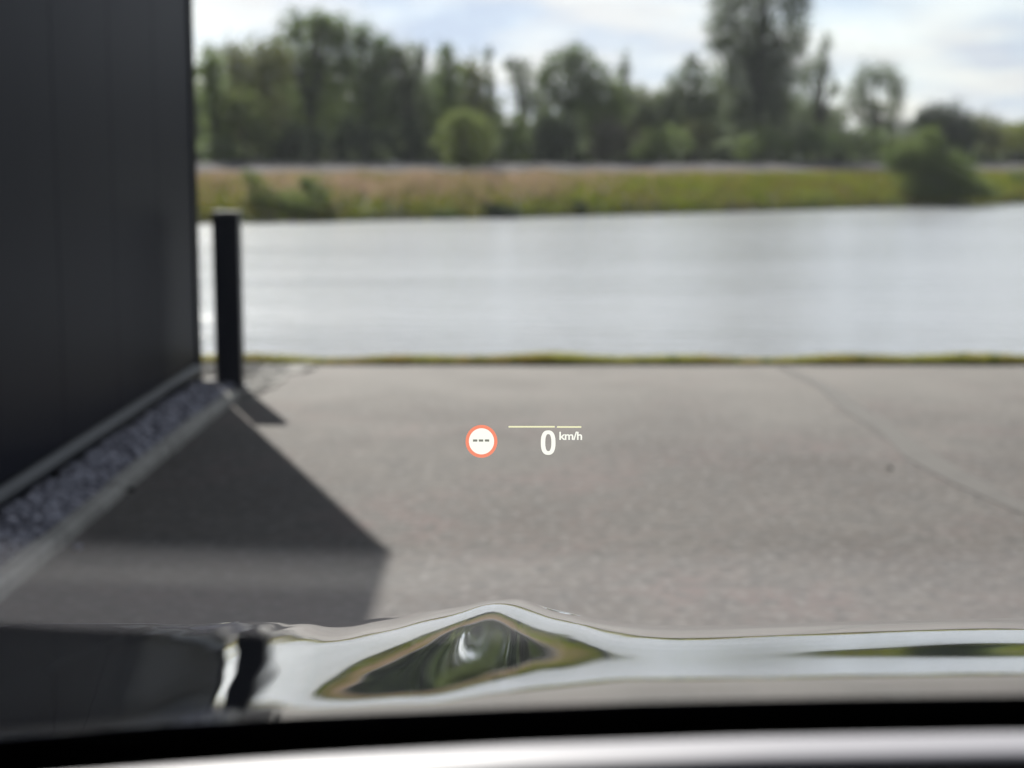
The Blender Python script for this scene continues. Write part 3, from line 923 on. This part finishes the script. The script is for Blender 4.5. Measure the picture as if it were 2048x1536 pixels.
box('bumper', XC - .95, XC + .95, 1.98, 2.17, .24, .54, M_paint, car, .05, 3)
box('grille', XC - .5, XC + .5, 2.10, 2.18, .40, .60, M_black, car, .02)
box('rear_body', XC - .95, XC + .95, -2.35, -2.2, .3, 1.0, M_paint, car, .03)
box('floor', XC - .9, XC + .9, -2.2, 1.0, .25, .29, M_black, car)


def wheel(x, yv, s):
    def lathe(pr, m, name, par):
        V, F = [], []
        n = 28
        for k in range(n):
            t = 2 * math.pi * k / n
            for rr, w in pr:
                V.append((x + w * s, yv + rr * math.cos(t), .36 + rr * math.sin(t)))
        q = len(pr)
        F = [(k * q + i, k * q + i + 1, ((k + 1) % n) * q + i + 1, ((k + 1) % n) * q + i) for k in range(n) for i in range(q - 1)]
        return link(name, from_arrays(name, V, F, True), m, par)
    w = lathe([(.24, -.11), (.34, -.11), (.36, -.08), (.36, .08), (.34, .11), (.24, .11)], M_tyre, 'wheel', car)
    lathe([(.24, .10), (.20, .06), (.06, .08), (.001, .085)], M_rim, 'rim', w)


for yv in (1.45, -1.45):
    for s in (-1, 1):
        wheel(XC + s * (HALF - .08), yv, s)

# ------------------------------------------------------------------ head-up display: virtual image floating beyond the glass
HY = 1.98
M_hw = emit('display_white', (1.0, .985, .89), .61)
M_hc = emit('display_cream', (1.0, .97, .62), .55)
M_hr = emit('display_red', (1.0, .30, .19), .56)
M_hg = emit('display_grey', (.22, .22, .19), .62)
hud = tag(empty('head_up_display', at(1040, 930, HY)), 'glowing head-up display reading 0 km/h beside a red-ringed sign, floating over the bonnet', 'display')
fw = Vector((0, math.cos(PITCH), -math.sin(PITCH)))
up = Vector((0, math.sin(PITCH), math.cos(PITCH)))
HC = at(1024, 880, HY)
sc = (HC - Vector((0, 0, EYE))).dot(fw) / 3200


def hp(px, py, d=0.):
    return HC + Vector((1, 0, 0)) * ((px - 1024) * sc) + up * ((880 - py) * sc) - fw * d


def flat(name, outer, inner, m, d=0., parent=hud, th=.0006):
    """flat letter shape: outline (and hole) extruded by a hair"""
    V, F = [], []
    if inner:
        n = len(outer)
        for e in (0, th):
            V += [hp(x, y, d + e) for x, y in outer] + [hp(x, y, d + e) for x, y in inner]
        for k in range(n):
            j = (k + 1) % n
            F.append((2 * n + k, 2 * n + j, 3 * n + j, 3 * n + k))
            F.append((k, n + k, n + j, j))
            F.append((k, j, 2 * n + j, 2 * n + k))
            F.append((n + k, 3 * n + k, 3 * n + j, n + j))
        me = from_arrays(name, V, F)
    else:
        bm = bmesh.new()
        f = bm.faces.new([bm.verts.new(hp(x, y, d)) for x, y in outer])
        r = bmesh.ops.extrude_face_region(bm, geom=[f])
        bmesh.ops.translate(bm, verts=[v for v in r['geom'] if isinstance(v, bmesh.types.BMVert)], vec=-fw * th)
        me = bpy.data.meshes.new(name); bm.to_mesh(me); bm.free()
    return link(name, me, m, parent)


def ell(cx, cy, rx, ry, n=64, p=2.):
    o = []
    for k in range(n):
        t = 2 * math.pi * k / n
        c, s = math.cos(t), math.sin(t)
        o.append((cx + rx * math.copysign(abs(c) ** (2 / p), c), cy + ry * math.copysign(abs(s) ** (2 / p), s)))
    return o


def rect(x0, x1, y0, y1):
    return [(x0, y0), (x1, y0), (x1, y1), (x0, y1)]


sign = flat('speed_sign', ell(963, 882.6, 25.3, 26.2), None, M_hw, 0)
flat('ring', ell(963, 882.6, 31.8, 32.8), ell(963, 882.6, 25.2, 26.1), M_hr, .0002, sign)
for x0 in (946.2, 957.9, 969.9):
    flat('dash_mark', rect(x0 - .3, x0 + 8.6, 878.7, 883.2), None, M_hg, .0012, sign)
flat('scale_line', rect(1017, 1109.4, 852.0, 855.0), None, M_hc)
flat('scale_line', rect(1114, 1162.6, 852.4, 855.4), None, M_hc)
flat('speed_digit', ell(1096.3, 885.2, 14.6, 24.4, 72, 2.5), ell(1096.6, 885.2, 6.1, 17.2, 72, 2.4), M_hw)
tcu = bpy.data.curves.new('unit_text', 'FONT')
tcu.body = 'km/h'
tcu.size = 1
tcu.offset = .017
tcu.space_character = .93
tob = bpy.data.objects.new('unit_text', tcu)
COL.objects.link(tob)
bpy.context.view_layer.update()
dg = bpy.context.evaluated_depsgraph_get()
me = bpy.data.meshes.new_from_object(tob.evaluated_get(dg))
bpy.data.objects.remove(tob)
xs_ = [v.co.x for v in me.vertices]; ys_ = [v.co.y for v in me.vertices]
for v in me.vertices:
    tx_ = (v.co.x - min(xs_)) / (max(xs_) - min(xs_)); ty_ = (v.co.y - min(ys_)) / (max(ys_) - min(ys_))
    v.co = hp(1118.8 + tx_ * 45.4, 879.9 - ty_ * 16.6)
me.materials.clear()
link('unit_text', me, M_hw, hud)
